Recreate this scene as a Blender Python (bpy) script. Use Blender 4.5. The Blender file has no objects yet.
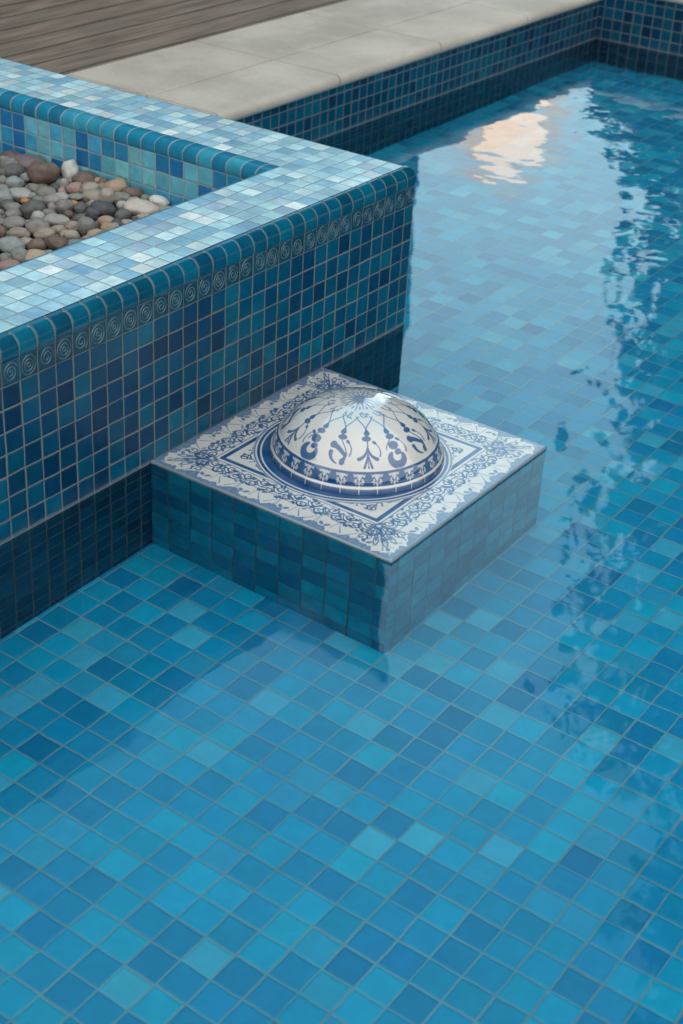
import bpy, bmesh, math, random
import numpy as np
from mathutils import Vector, Matrix, noise as mnoise
random.seed(7); np.random.seed(7)
S = 0.05                      # one small wall tile is 5 cm; all layout numbers below are in tiles
scene = bpy.context.scene
COL = scene.collection
PI = math.pi

# ------------------------------------------------------------------ helpers
def link(o): COL.objects.link(o); return o
def tag(o, label=None, cat=None, group=None, kind=None):
    if label: o['label'] = label
    if cat: o['category'] = cat
    if group: o['group'] = group
    if kind: o['kind'] = kind
    return o
def thing(name, label, cat, loc=(0, 0, 0), group=None):
    o = link(bpy.data.objects.new(name, None)); o.location = [c*S for c in loc]
    o.empty_display_size = 0.05
    return tag(o, label, cat, group)

class MB:
    """collects faces with uv (in tiles); build() links them as one mesh object"""
    def __init__(self): self.v = []; self.f = []; self.uv = []; self.m = []
    def quad(self, p, uv=None, m=0):
        n = len(self.v); self.v += [tuple(x) for x in p]; self.f.append(tuple(range(n, n+len(p))))
        self.uv += list(uv) if uv else [(0, 0)]*len(p); self.m.append(m)
    def rect(self, o, a, b, na, nb, uvo=(0, 0), m=0, su=1, sv=1):
        """rectangle from o along vectors a, b; uv measured in tiles along a and b"""
        o, a, b = Vector(o), Vector(a), Vector(b); la, lb = a.length/su, b.length/sv
        for i in range(na):
            for j in range(nb):
                s0, s1, t0, t1 = i/na, (i+1)/na, j/nb, (j+1)/nb
                self.quad([o+a*s0+b*t0, o+a*s1+b*t0, o+a*s1+b*t1, o+a*s0+b*t1],
                          [(uvo[0]+la*s0, uvo[1]+lb*t0), (uvo[0]+la*s1, uvo[1]+lb*t0),
                           (uvo[0]+la*s1, uvo[1]+lb*t1), (uvo[0]+la*s0, uvo[1]+lb*t1)], m)
    def box(self, lo, hi, skip='', m=0):
        x0, y0, z0 = lo; x1, y1, z1 = hi
        if 'f' not in skip: self.rect((x0, y0, z0), (x1-x0, 0, 0), (0, 0, z1-z0), 1, 1, (x0, z0), m)
        if 'b' not in skip: self.rect((x1, y1, z0), (x0-x1, 0, 0), (0, 0, z1-z0), 1, 1, (x0, z0), m)
        if 'l' not in skip: self.rect((x0, y1, z0), (0, y0-y1, 0), (0, 0, z1-z0), 1, 1, (y0, z0), m)
        if 'r' not in skip: self.rect((x1, y0, z0), (0, y1-y0, 0), (0, 0, z1-z0), 1, 1, (y0, z0), m)
        if 't' not in skip: self.rect((x0, y0, z1), (x1-x0, 0, 0), (0, y1-y0, 0), 1, 1, (x0, y0), m)
        if 'd' not in skip: self.rect((x0, y1, z0), (x1-x0, 0, 0), (0, y0-y1, 0), 1, 1, (x0, y0), m)
    def sweep(self, path, prof, uoff=0, voff=0, vs=None, close=False):
        """path: list of (x,y); prof: list of (offset to the right of travel, z)"""
        n = len(path); P = [Vector(p) for p in path]
        nrm = []
        for i in range(n):
            d0 = (P[i]-P[i-1]).normalized() if i > 0 else (P[1]-P[0]).normalized()
            d1 = (P[i+1]-P[i]).normalized() if i < n-1 else d0
            n0 = Vector((d0.y, -d0.x)); n1 = Vector((d1.y, -d1.x)); k = n0+n1
            k = k/ max(0.2, (1+n0.dot(n1))); nrm.append(k)
        u = [uoff]
        for i in range(1, n): u.append(u[-1]+(P[i]-P[i-1]).length)
        if vs is None:
            vs = [voff]
            for j in range(1, len(prof)):
                vs.append(vs[-1]+math.hypot(prof[j][0]-prof[j-1][0], prof[j][1]-prof[j-1][1]))
        for i in range(n-1):
            for j in range(len(prof)-1):
                def pt(a, b):
                    q = P[a]+nrm[a]*prof[b][0]; return (q.x, q.y, prof[b][1])
                self.quad([pt(i, j), pt(i+1, j), pt(i+1, j+1), pt(i, j+1)],
                          [(u[i], vs[j]), (u[i+1], vs[j]), (u[i+1], vs[j+1]), (u[i], vs[j+1])])
    def build(self, name, mats, parent=None, smooth=False, merge=True, origin=(0, 0, 0)):
        me = bpy.data.meshes.new(name)
        o_ = np.array(origin, float)
        me.from_pydata([tuple((np.array(v)-o_)*S) for v in self.v], [], self.f)
        ul = me.uv_layers.new(name='UVMap')
        ul.data.foreach_set('uv', np.array(self.uv, dtype=np.float32).ravel())
        for m in (mats if isinstance(mats, (list, tuple)) else [mats]): me.materials.append(m)
        me.polygons.foreach_set('material_index', self.m)
        if merge:
            bm = bmesh.new(); bm.from_mesh(me); bmesh.ops.remove_doubles(bm, verts=bm.verts, dist=1e-5); bm.to_mesh(me); bm.free()
        me.polygons.foreach_set('use_smooth', [smooth]*len(me.polygons))
        if smooth and hasattr(me, 'set_sharp_from_angle'): me.set_sharp_from_angle(angle=math.radians(40))
        o = link(bpy.data.objects.new(name, me)); o.parent = parent
        if parent is None: o.location = [c*S for c in origin]
        return o

# ------------------------------------------------------------------ materials
class NT:
    def __init__(self, name):
        self.mat = bpy.data.materials.new(name); self.mat.use_nodes = True
        self.t = self.mat.node_tree; self.t.nodes.clear()
    def n(self, typ, **kw):
        nd = self.t.nodes.new(typ)
        for k, v in kw.items():
            if k in nd.inputs: self.set(nd.inputs[k], v)
            else: setattr(nd, k, v)
        return nd
    def set(self, sock, v):
        if isinstance(v, bpy.types.NodeSocket): self.t.links.new(v, sock)
        else: sock.default_value = v
    def math(self, op, a, b=None, c=None, clamp=False):
        nd = self.t.nodes.new('ShaderNodeMath'); nd.operation = op; nd.use_clamp = clamp
        self.set(nd.inputs[0], a)
        if b is not None: self.set(nd.inputs[1], b)
        if c is not None: self.set(nd.inputs[2], c)
        return nd.outputs[0]
    def vmath(self, op, a, b=None):
        nd = self.t.nodes.new('ShaderNodeVectorMath'); nd.operation = op
        self.set(nd.inputs[0], a)
        if b is not None: self.set(nd.inputs[1], b)
        return nd.outputs['Value'] if op in ('DOT_PRODUCT', 'LENGTH', 'DISTANCE') else nd.outputs[0]
    def mix(self, f, a, b):
        nd = self.t.nodes.new('ShaderNodeMix'); nd.data_type = 'RGBA'
        self.set(nd.inputs[0], f); self.set(nd.inputs[6], a); self.set(nd.inputs[7], b); return nd.outputs[2]
    def smooth(self, x, lo, hi, a=0.0, b=1.0):
        nd = self.t.nodes.new('ShaderNodeMapRange'); nd.interpolation_type = 'SMOOTHSTEP'
        self.set(nd.inputs[0], x); self.set(nd.inputs[1], lo); self.set(nd.inputs[2], hi); self.set(nd.inputs[3], a); self.set(nd.inputs[4], b)
        return nd.outputs[0]
    def ramp(self, fac, stops, const=True):
        nd = self.t.nodes.new('ShaderNodeValToRGB'); cr = nd.color_ramp
        cr.interpolation = 'CONSTANT' if const else 'LINEAR'
        while len(cr.elements) < len(stops): cr.elements.new(1)
        for e, (p, c) in zip(cr.elements, stops): e.position = p; e.color = (*c, 1)
        self.set(nd.inputs[0], fac); return nd.outputs[0]
    def noise(self, vec, scale, detail=2, rough=0.5, dist=0.0):
        nd = self.n('ShaderNodeTexNoise'); self.set(nd.inputs['Vector'], vec)
        nd.inputs['Scale'].default_value = scale; nd.inputs['Detail'].default_value = detail
        nd.inputs['Roughness'].default_value = rough; nd.inputs['Distortion'].default_value = dist
        return nd.outputs['Fac']
    def bump(self, h, strength=1.0, dist=0.001, normal=None):
        nd = self.n('ShaderNodeBump'); nd.inputs['Strength'].default_value = strength
        nd.inputs['Distance'].default_value = dist; self.set(nd.inputs['Height'], h)
        if normal is not None: self.set(nd.inputs['Normal'], normal)
        return nd.outputs[0]
    def out(self, bsdf):
        o = self.n('ShaderNodeOutputMaterial'); self.t.links.new(bsdf, o.inputs['Surface']); return self.mat
    def pbr(self, col, rough, normal=None, coat=0.0, spec=0.5):
        b = self.n('ShaderNodeBsdfPrincipled')
        self.set(b.inputs['Base Color'], col); self.set(b.inputs['Roughness'], rough)
        b.inputs['Coat Weight'].default_value = coat; b.inputs['Coat Roughness'].default_value = 0.06
        b.inputs['Specular IOR Level'].default_value = spec
        if normal is not None: self.set(b.inputs['Normal'], normal)
        return b

def tile_material(name, palette, grout, gw=0.035, rough=0.18, tilt=0.5, seed=0.0, vs=1.0, only_u=False,
                  dirt=0.25, coat=0.0, jitter=0.13, spec=0.5, mottle=.75, scale_line=0.0):
    t = NT(name)
    uv = t.n('ShaderNodeUVMap'); uv.uv_map = 'UVMap'
    geo = t.n('ShaderNodeNewGeometry')
    w1 = t.noise(geo.outputs['Position'], 22, 2); w2 = t.noise(t.vmath('ADD', geo.outputs['Position'], (7.3, 2.1, 4.4)), 22, 2)
    sep = t.n('ShaderNodeSeparateXYZ'); t.set(sep.inputs[0], uv.outputs[0])
    u = t.math('ADD', t.math('ADD', sep.outputs[0], 1000.0), t.math('MULTIPLY', t.math('SUBTRACT', w1, 0.5), 0.07))
    v = t.math('ADD', t.math('ADD', sep.outputs[1], 1000.0), t.math('MULTIPLY', t.math('SUBTRACT', w2, 0.5), 0.07))
    fu, fv = t.math('FRACT', u), t.math('FRACT', v)
    cu, cv = t.math('FLOOR', u), t.math('FLOOR', v)
    comb = t.n('ShaderNodeCombineXYZ'); t.set(comb.inputs[0], cu); t.set(comb.inputs[1], cv if not only_u else 0.0); comb.inputs[2].default_value = seed
    wn = t.n('ShaderNodeTexWhiteNoise', noise_dimensions='3D'); t.set(wn.inputs['Vector'], comb.outputs[0])
    rs = t.n('ShaderNodeSeparateColor'); t.set(rs.inputs[0], wn.outputs['Color'])
    # tiny per tile offset so that the joints are not ruled
    ju = t.math('MULTIPLY', t.math('SUBTRACT', rs.outputs[0], 0.5), 0.030)
    jv = t.math('MULTIPLY', t.math('SUBTRACT', rs.outputs[1], 0.5), 0.030)
    eu = t.math('SUBTRACT', 0.5, t.math('ABSOLUTE', t.math('SUBTRACT', t.math('ADD', fu, ju), 0.5)))
    ev = t.math('SUBTRACT', 0.5, t.math('ABSOLUTE', t.math('SUBTRACT', t.math('ADD', fv, jv), 0.5)))
    e = eu if only_u else t.math('MINIMUM', eu, ev)
    tile = t.smooth(e, gw-0.012, gw+0.012)
    stops = []; acc = 0; tot = sum(p[0] for p in palette)
    for wgt, c in palette: stops.append((acc/tot, c)); acc += wgt
    base = t.ramp(wn.outputs['Value'], stops)
    hsv = t.n('ShaderNodeHueSaturation'); t.set(hsv.inputs['Color'], base)
    t.set(hsv.inputs['Value'], t.math('ADD', 1-jitter, t.math('MULTIPLY', rs.outputs[2], 2*jitter)))
    t.set(hsv.inputs['Hue'], t.math('ADD', 0.490, t.math('MULTIPLY', rs.outputs[1], 0.014)))
    # cloudy glaze
    cl = t.noise(t.vmath('ADD', geo.outputs['Position'], wn.outputs['Color']), 26, 3, 0.6)
    glaze = t.mix(t.math('MULTIPLY', t.smooth(cl, 0.35, 0.75), mottle), hsv.outputs[0], t.vmath('MULTIPLY', hsv.outputs[0], (1.5, 1.4, 1.3)))
    big = t.noise(geo.outputs['Position'], 3.0, 3)
    gcol = t.mix(t.math('MULTIPLY', t.smooth(big, 0.3, 0.7), dirt*2), (*grout, 1), (*[c*0.45 for c in grout], 1))
    gn = t.noise(geo.outputs['Position'], 900, 1)
    gcol = t.mix(t.math('MULTIPLY', gn, 0.3), gcol, (*[c*0.6 for c in grout], 1))
    col = t.mix(tile, gcol, glaze)
    if scale_line:                                            # lime deposit left by the water
        sz = t.n('ShaderNodeSeparateXYZ'); t.set(sz.inputs[0], geo.outputs['Position'])
        ln = t.noise(geo.outputs['Position'], 14, 3, .6)
        zz = t.math('ADD', sz.outputs[2], t.math('MULTIPLY', t.math('SUBTRACT', ln, .5), .010))
        bandm = t.math('MULTIPLY', t.smooth(zz, -.004, .001), t.smooth(zz, .003, .012, 1.0, 0.0))
        hazem = t.math('MULTIPLY', t.smooth(zz, .004, .05, .12, 0.0), t.smooth(ln, .4, .6))
        col = t.mix(t.math('MULTIPLY', t.math('ADD', bandm, hazem), scale_line), col, (.26, .28, .27, 1))
    h1 = t.smooth(e, gw-0.02, gw+0.075)
    tl = t.math('ADD', t.math('MULTIPLY', t.math('SUBTRACT', rs.outputs[0], 0.5), fu), t.math('MULTIPLY', t.math('SUBTRACT', rs.outputs[2], 0.5), fv))
    h = t.math('ADD', t.math('ADD', h1, t.math('MULTIPLY', tl, tilt)), t.math('MULTIPLY', cl, 0.12))
    rg = t.math('ADD', t.math('MULTIPLY', t.math('SUBTRACT', 1.0, tile), 0.6), t.math('ADD', rough, t.math('MULTIPLY', big, 0.10)), clamp=True)
    b = t.pbr(col, rg, t.bump(h, 0.9, 0.0012), coat, spec)
    return t.out(b.outputs[0])

def simple(name, col, rough=0.6, bumpscale=0, bumpd=0.001, var=0.25, vscale=8, coat=0):
    t = NT(name); tc = t.n('ShaderNodeTexCoord')
    n1 = t.noise(tc.outputs['Object'], vscale, 4, 0.6)
    c = t.mix(t.smooth(n1, 0.3, 0.7), (*[x*(1-var) for x in col], 1), (*[min(1, x*(1+var)) for x in col], 1))
    nm = t.bump(t.noise(tc.outputs['Object'], bumpscale, 4, 0.6), 1, bumpd) if bumpscale else None
    return t.out(t.pbr(c, rough, nm, coat).outputs[0])

WALLP = [(5, (.001, .048, .106)), (5, (.001, .066, .128)), (3, (.001, .038, .094)), (2.0, (.001, .029, .076)), (2, (.002, .082, .142)), (.3, (.006, .043, .078))]
FLOORP = [(7, (.001, .325, .58)), (5, (.001, .385, .65)), (4, (.001, .28, .53)), (4, (.008, .46, .71)), (1.5, (.03, .40, .64)), (1.7, (.09, .52, .73)), (.8, (.001, .245, .48))]
PEDP = [(5, (.001, .28, .43)), (4, (.001, .36, .52)), (3, (.001, .20, .36)), (2, (.004, .44, .58)), (1, (.02, .26, .40))]
CAPP = [(5, (.30, .51, .62)), (4, (.38, .60, .68)), (3.2, (.21, .41, .56)), (3.4, (.47, .63, .68)), (1.1, (.60, .70, .71)), (2, (.31, .45, .57))]
INP = [(4, (.10, .38, .50)), (4, (.02, .22, .42)), (3, (.01, .15, .36)), (2.5, (.16, .44, .52)), (2, (.05, .30, .50))]
M = {}
M['wall'] = tile_material('glazed_wall_tile', WALLP, (.20, .21, .20), gw=.035, rough=.24, seed=1.0, tilt=.8, spec=.32, scale_line=.55)
M['endwall'] = tile_material('glazed_pool_tile', [(w_, tuple(x*.82 for x in c_)) for w_, c_ in WALLP], (.13, .17, .18), gw=.045, rough=.16, seed=2.0, scale_line=.4)
M['floor'] = tile_material('pool_floor_tile', FLOORP, (.36, .50, .55), gw=.027, rough=.35, seed=3.0, tilt=.2, mottle=.3, jitter=.07)
M['ped'] = tile_material('pedestal_tile', PEDP, (.19, .25, .26), gw=.022, rough=.2, seed=4.0)
M['cap'] = tile_material('pale_cap_tile', CAPP, (.26, .33, .36), gw=.030, rough=.32, seed=5.0, tilt=.8)
M['inner'] = tile_material('planter_inner_tile', INP, (.36, .42, .43), gw=.035, rough=.2, seed=6.0)
M['bull'] = tile_material('bullnose_tile', [(3, (.001, .075, .14)), (3, (.001, .064, .122)), (2, (.001, .09, .155))], (.15, .18, .17), gw=.035, rough=.14, seed=7.0, only_u=True, tilt=.3)
M['bullin'] = tile_material('inner_bullnose_tile', [(3, (.01, .19, .33)), (3, (.03, .26, .39)), (2, (.01, .16, .29))], (.30, .38, .40), gw=.035, rough=.10, seed=8.0, only_u=True, tilt=.3)
M['band'] = tile_material('relief_band_tile', [(1, (.002, .050, .085)), (1, (.002, .042, .075))], (.15, .17, .165), gw=.03, rough=.3, seed=9.0)
M['relief'] = simple('relief_glaze', (.06, .12, .15), .35, 60, .0006, .3, 40)
M['spiral_dark'] = M['band']
M['grout'] = simple('cement_grout', (.20, .21, .20), .85, 90, .0008, .3, 30)

def water_material():
    t = NT('pool_water'); geo = t.n('ShaderNodeNewGeometry'); pos = geo.outputs['Position']
    mp = t.n('ShaderNodeMapping'); t.set(mp.inputs['Vector'], pos)
    mp.inputs['Rotation'].default_value = (0, 0, math.radians(-33)); mp.inputs['Scale'].default_value = (1, 1, 1)
    v = mp.outputs[0]
    n1 = t.noise(v, 2.6, 2, 0.45); n2 = t.noise(v, 9.0, 2, 0.5); n3 = t.noise(v, 1.1, 1, 0.5)
    sp = t.n('ShaderNodeSeparateXYZ'); t.set(sp.inputs[0], pos)
    br = t.smooth(sp.outputs[0], 0.2, 3.0)           # more breeze at the open far end, calm by the planter
    h = t.math('ADD', t.math('MULTIPLY', n1, t.math('ADD', 0.35, t.math('MULTIPLY', br, 1.0))),
               t.math('ADD', t.math('MULTIPLY', n2, t.math('ADD', 0.03, t.math('MULTIPLY', br, 0.16))), t.math('MULTIPLY', n3, 0.7)))
    nb = t.bump(h, 1.0, 0.0045)
    fr = t.n('ShaderNodeFresnel', IOR=1.333); t.set(fr.inputs['Normal'], nb)
    re = t.n('ShaderNodeBsdfRefraction', IOR=1.333, Roughness=0.0); re.inputs['Color'].default_value = (.74, .96, 1, 1); t.set(re.inputs['Normal'], nb)
    gl = t.n('ShaderNodeBsdfGlossy', Roughness=0.0); t.set(gl.inputs['Normal'], nb); gl.inputs['Color'].default_value = (1, 1, 1, 1)
    mx = t.n('ShaderNodeMixShader'); t.set(mx.inputs[0], fr.outputs[0])
    t.t.links.new(re.outputs[0], mx.inputs[1]); t.t.links.new(gl.outputs[0], mx.inputs[2])
    return t.out(mx.outputs[0])
M['water'] = water_material()

def stone_material():
    t = NT('coping_stone'); tc = t.n('ShaderNodeTexCoord'); g = t.n('ShaderNodeNewGeometry'); p = g.outputs['Position']
    a = t.noise(p, 3.5, 5, .6); b = t.noise(p, 60, 3, .6); oi = t.n('ShaderNodeObjectInfo')
    c = t.mix(t.smooth(a, .3, .7), (.44, .39, .325, 1), (.63, .56, .475, 1))
    c = t.mix(t.math('MULTIPLY', oi.outputs['Random'], .35), c, (.52, .44, .36, 1))
    c = t.mix(t.math('MULTIPLY', t.smooth(b, .5, .75), .3), c, (.30, .28, .26, 1))
    return t.out(t.pbr(c, .62, t.bump(b, .6, .0012)).outputs[0])
M['stone'] = stone_material()

def deck_material():
    t = NT('weathered_deck_boards'); g = t.n('ShaderNodeNewGeometry'); p = g.outputs['Position']
    s = t.n('ShaderNodeSeparateXYZ'); t.set(s.inputs[0], p)
    W = 0.145
    y = t.math('DIVIDE', s.outputs[1], W); row = t.math('FLOOR', y); fy = t.math('FRACT', y)
    wn = t.n('ShaderNodeTexWhiteNoise', noise_dimensions='1D'); t.set(wn.inputs['W'], row)
    cmb = t.n('ShaderNodeCombineXYZ'); t.set(cmb.inputs[0], t.math('ADD', t.math('MULTIPLY', s.outputs[0], 1.0), t.math('MULTIPLY', wn.outputs[0], 40))); t.set(cmb.inputs[1], t.math('MULTIPLY', s.outputs[1], 14))
    gr = t.noise(cmb.outputs[0], 2.4, 6, .65, .4)
    cm2 = t.n('ShaderNodeCombineXYZ'); t.set(cm2.inputs[0], s.outputs[0]); t.set(cm2.inputs[1], t.math('MULTIPLY', s.outputs[1], 40))
    gr2 = t.noise(cm2.outputs[0], 3.0, 4, .6)
    c = t.mix(t.smooth(gr, .3, .72), (.125, .085, .062, 1), (.36, .275, .21, 1))
    c = t.mix(t.math('MULTIPLY', t.smooth(gr2, .5, .7), .55), c, (.10, .09, .085, 1))
    c = t.mix(t.math('MULTIPLY', wn.outputs[0], .35), c, (.20, .165, .14, 1))
    gap = t.smooth(t.math('SUBTRACT', .5, t.math('ABSOLUTE', t.math('SUBTRACT', fy, .5))), .025, .045)
    c = t.mix(gap, (.02, .018, .016, 1), c)
    h = t.math('ADD', gap, t.math('MULTIPLY', gr, .3))
    return t.out(t.pbr(c, .6, t.bump(h, .8, .003)).outputs[0])
M['deck'] = deck_material()

# ------------------------------------------------------------------ painted ceramic (canvas -> colour attribute)
class Canvas:
    def __init__(self, n, half): self.n = n; self.h = half; self.k = n/(2*half); self.a = np.zeros((n, n), np.float32)
    def ell(self, x, y, ra, rb=None, rot=0.0, val=1.0, op='max'):
        rb = ra if rb is None else rb; r = max(ra, rb); n, k = self.n, self.k
        cx, cy = (x+self.h)*k, (y+self.h)*k; R = r*k+2
        i0, i1 = max(0, int(cx-R)), min(n, int(cx+R)+1); j0, j1 = max(0, int(cy-R)), min(n, int(cy+R)+1)
        if i0 >= i1 or j0 >= j1: return
        X = (np.arange(i0, i1)+.5-cx)[None, :]/k; Y = (np.arange(j0, j1)+.5-cy)[:, None]/k
        c, s = math.cos(rot), math.sin(rot); U = (X*c+Y*s)/ra; V = (-X*s+Y*c)/rb
        d = (np.sqrt(U*U+V*V)-1)*min(ra, rb)*k
        m = np.clip(.5-d, 0, 1)*val
        w = self.a[j0:j1, i0:i1]
        if op == 'max': np.maximum(w, m, out=w)
        else: w *= (1-m)
    def stroke(self, pts, w0, w1=None, val=1.0, op='max'):
        w1 = w0 if w1 is None else w1; L = [0]
        for a, b in zip(pts, pts[1:]): L.append(L[-1]+math.dist(a, b))
        T = max(L[-1], 1e-6); s = 0.0
        while s <= T:
            for i in range(len(L)-1):
                if L[i+1] >= s: break
            f = (s-L[i])/max(1e-9, L[i+1]-L[i]); q = s/T
            r = (w0+(w1-w0)*q)/2
            self.ell(pts[i][0]+(pts[i+1][0]-pts[i][0])*f, pts[i][1]+(pts[i+1][1]-pts[i][1])*f, max(r, .6/self.k), val=val, op=op)
            s += max(r*.5, .6/self.k)
def spiral(x, y, r, a0, turns, d=1, n=26, r1=0.12):
    return [(x+(r*(1-(1-r1)*i/n))*math.cos(a0+d*2*PI*turns*i/n), y+(r*(1-(1-r1)*i/n))*math.sin(a0+d*2*PI*turns*i/n)) for i in range(n+1)]
def bez(p0, p1, p2, p3, n=14):
    o = []
    for i in range(n+1):
        t = i/n; s = 1-t
        o.append(tuple(s**3*a+3*s*s*t*b+3*s*t*t*c+t**3*d for a, b, c, d in zip(p0, p1, p2, p3)))
    return o

def paint_panel():
    N = 1100; H = 6.6; c = Canvas(N, H); rnd = random.Random(3)
    # --- one side strip (top, y>0), later turned four times.  d = distance from the panel edge
    xs = (np.arange(N)+.5)/c.k-H; X, Y = np.meshgrid(xs, xs)
    ax = np.abs(X); d = H-Y
    def fb(x, seed, f):
        return sum(np.sin(x*f*k+seed*k*1.7+k)*(.6**k) for k in range(1, 6))
    period = 2.2
    lob = np.abs(np.sin(PI*(X+.0)/period))**.55
    outer = .28+.40*(1-lob)+.13*fb(X, 1.3, 5.3)+.05*fb(X, 2.1, 17)
    tri = Y > ax
    edge = np.clip((outer-d)*c.k*.5+.5, 0, 1)
    mott = .62+.30*np.clip(.5+.5*fb(X*1.3+Y*2.1, .4, 7)*fb(Y*1.7-X, 2.4, 6), 0, 1)
    m = edge*mott
    # lower boundary of the white leaves
    low = 1.12+.13*np.abs(np.sin(PI*X/period*1.5+.6))+.05*fb(X, 4.3, 5)
    m = np.maximum(m, np.clip(1-np.abs(d-low)*c.k/3.2, 0, 1)*.9)
    m = np.where(tri, m, 0).astype(np.float32)
    c.a = np.maximum(c.a, m)
    x = -6.0
    while x < 6.1:
        for sg in (-1, 1):
            c.stroke(bez((x+sg*.15, H-.45), (x+sg*.25, H-.65), (x+sg*.4, H-.75), (x+sg*.5, H-1.0)), .07, .03, val=.7); c.stroke(bez((x+sg*.7, H-.5), (x+sg*.75, H-.7), (x+sg*.62, H-.8), (x+sg*.66, H-1.05)), .05, .03, val=.6)
            c.ell(x+sg*.95, H-.62, .16, .09, sg*.8, .8); c.ell(x+sg*.3, H-1.08, .13, .06, sg*.5, .8)
        c.ell(x+.55, H-1.2, .20, .08, .5, .9); c.ell(x-.5, H-1.2, .18, .08, -.6, .9)
        x += period
    # arabesque: two rows of scrolls with leaves
    x = -5.2; k = 0
    while x < 5.3:
        s = 1 if k % 2 else -1
        cy = H-1.58+.20*s
        c.stroke(spiral(x, cy, .27, rnd.random()*.6+(0 if s > 0 else PI), 1.35, s), .085, .055)
        c.stroke(bez((x-.35, cy-.25*s), (x-.1, cy-.5*s), (x+.2, cy-.45*s), (x+.38, cy-.05*s)), .06, .05)
        for q in range(5):
            a = rnd.random()*2*PI; rr = rnd.uniform(.25, .42)
            c.ell(x+.18+math.cos(a)*rr, cy-.05*s+math.sin(a)*rr*.9, rnd.uniform(.09, .15), .06, a+1, .95)
        c.ell(x+.22, cy+.42*-s, .12, .05, rnd.random()*3, .9)
        x += .47; k += 1
    c.a *= np.where((Y > ax-.12), 1, 0)
    side = c.a.copy()
    # corner ornament drawn in the (+,+) corner
    k = Canvas(N, H)
    for a, L, w in ((PI/4, 1.9, .13), (PI/4-.26, 1.75, .11), (PI/4+.26, 1.75, .11), (PI/4-.52, 1.35, .10), (PI/4+.52, 1.35, .10), (PI/4-.8, .95, .08), (PI/4+.8, .95, .08)):
        x0, y0 = 4.5, 4.5
        for off in (-.07, .07):
            k.stroke(bez((x0, y0), (x0+math.cos(a+off*3)*L*.4, y0+math.sin(a+off*3)*L*.4), (x0+math.cos(a-off*3)*L*.8, y0+math.sin(a-off*3)*L*.8), (x0+math.cos(a)*L, y0+math.sin(a)*L)), w*.3, w*.55, .9)
        k.ell(x0+math.cos(a)*L*.7, y0+math.sin(a)*L*.7, .17, .055, a, .9)
    k.ell(4.62, 4.62, .22, .22, 0, .9); k.ell(4.62, 4.62, .1, .1, 0, 1, 'cut')
    for s in (-1, 1):
        k.stroke(spiral(5.15+s*.62, 5.15-s*.62, .28, PI/4, 1.2, s), .08, .06)
    corner = k.a
    ink = np.zeros_like(side)
    for r in range(4): ink = np.maximum(ink, np.rot90(side, r)); ink = np.maximum(ink, np.rot90(corner, r))
    # frame
    c.a = ink
    F = 4.28
    m1 = np.maximum(np.abs(X), np.abs(Y))
    c.a = np.maximum(c.a, np.clip(.5-(np.abs(m1-F)-.115)*c.k, 0, 1))
    c.a = np.maximum(c.a, np.clip(.5-(np.abs(m1-(F+.27))-.03)*c.k, 0, 1)*.8)
    inside = m1 < F-.12
    c.a = np.where(inside, 0, c.a)
    # scrolls in the four spandrels
    k = Canvas(N, H)
    k.stroke(spiral(3.55, 3.55, .30, PI, 1.4, 1), .09, .06)
    for s in (-1, 1):
        px, py = (3.72, 2.6) if s > 0 else (2.6, 3.72)
        k.stroke(spiral(px, py, .24, PI/2*s, 1.3, s), .075, .05)
        k.stroke(bez((3.5, 3.5), (3.2+.3*s, 3.2-.3*s), (3.3+.3*s, 3.1-.3*s), (px, py)), .07, .05)
        px2, py2 = (3.95, 1.9) if s > 0 else (1.9, 3.95)
        k.stroke(bez((px, py), (px+.1, py-.2*s), (px2, py2+.3), (px2, py2)), .06, .04)
        for q in range(12):
            t = q/11; k.ell(3.7+(px2-3.7)*t+rnd.uniform(-.22, .12), 3.5+(py2-3.5)*t+rnd.uniform(-.22, .12), rnd.uniform(.06, .11), .04, rnd.random()*3, .95)
    sp = k.a*inside
    for r in range(4): c.a = np.maximum(c.a, np.rot90(sp, r))
    R = np.hypot(X, Y)
    def ring(r0, r1, v=1.0):
        c.a[:] = np.maximum(c.a, np.clip(np.minimum(R-r0, r1-R)*c.k+.5, 0, 1)*v)
    disc = R < 4.62
    c.a = np.where(disc & (m1 < F+.1), 0, c.a)
    ring(4.52, 4.60, .8); ring(4.30, 4.44); ring(0, 4.22)
    blot = .97+.03*np.sin(X*3.1+1)*np.sin(Y*2.7+2)
    c.a = np.clip(c.a*blot, 0, 1)
    # joints between the ceramic tiles
    j = np.zeros_like(c.a)
    for g in (-4.4, -2.2, 0, 2.2, 4.4):
        j = np.maximum(j, np.clip(.5-(np.abs(X-g)-.018)*c.k, 0, 1)*(m1 > F+.3)); j = np.maximum(j, np.clip(.5-(np.abs(Y-g)-.018)*c.k, 0, 1)*(m1 > F+.3))
    j = np.maximum(j, np.clip((m1-(H-.07))*c.k, 0, 1))
    return c.a, j

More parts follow.
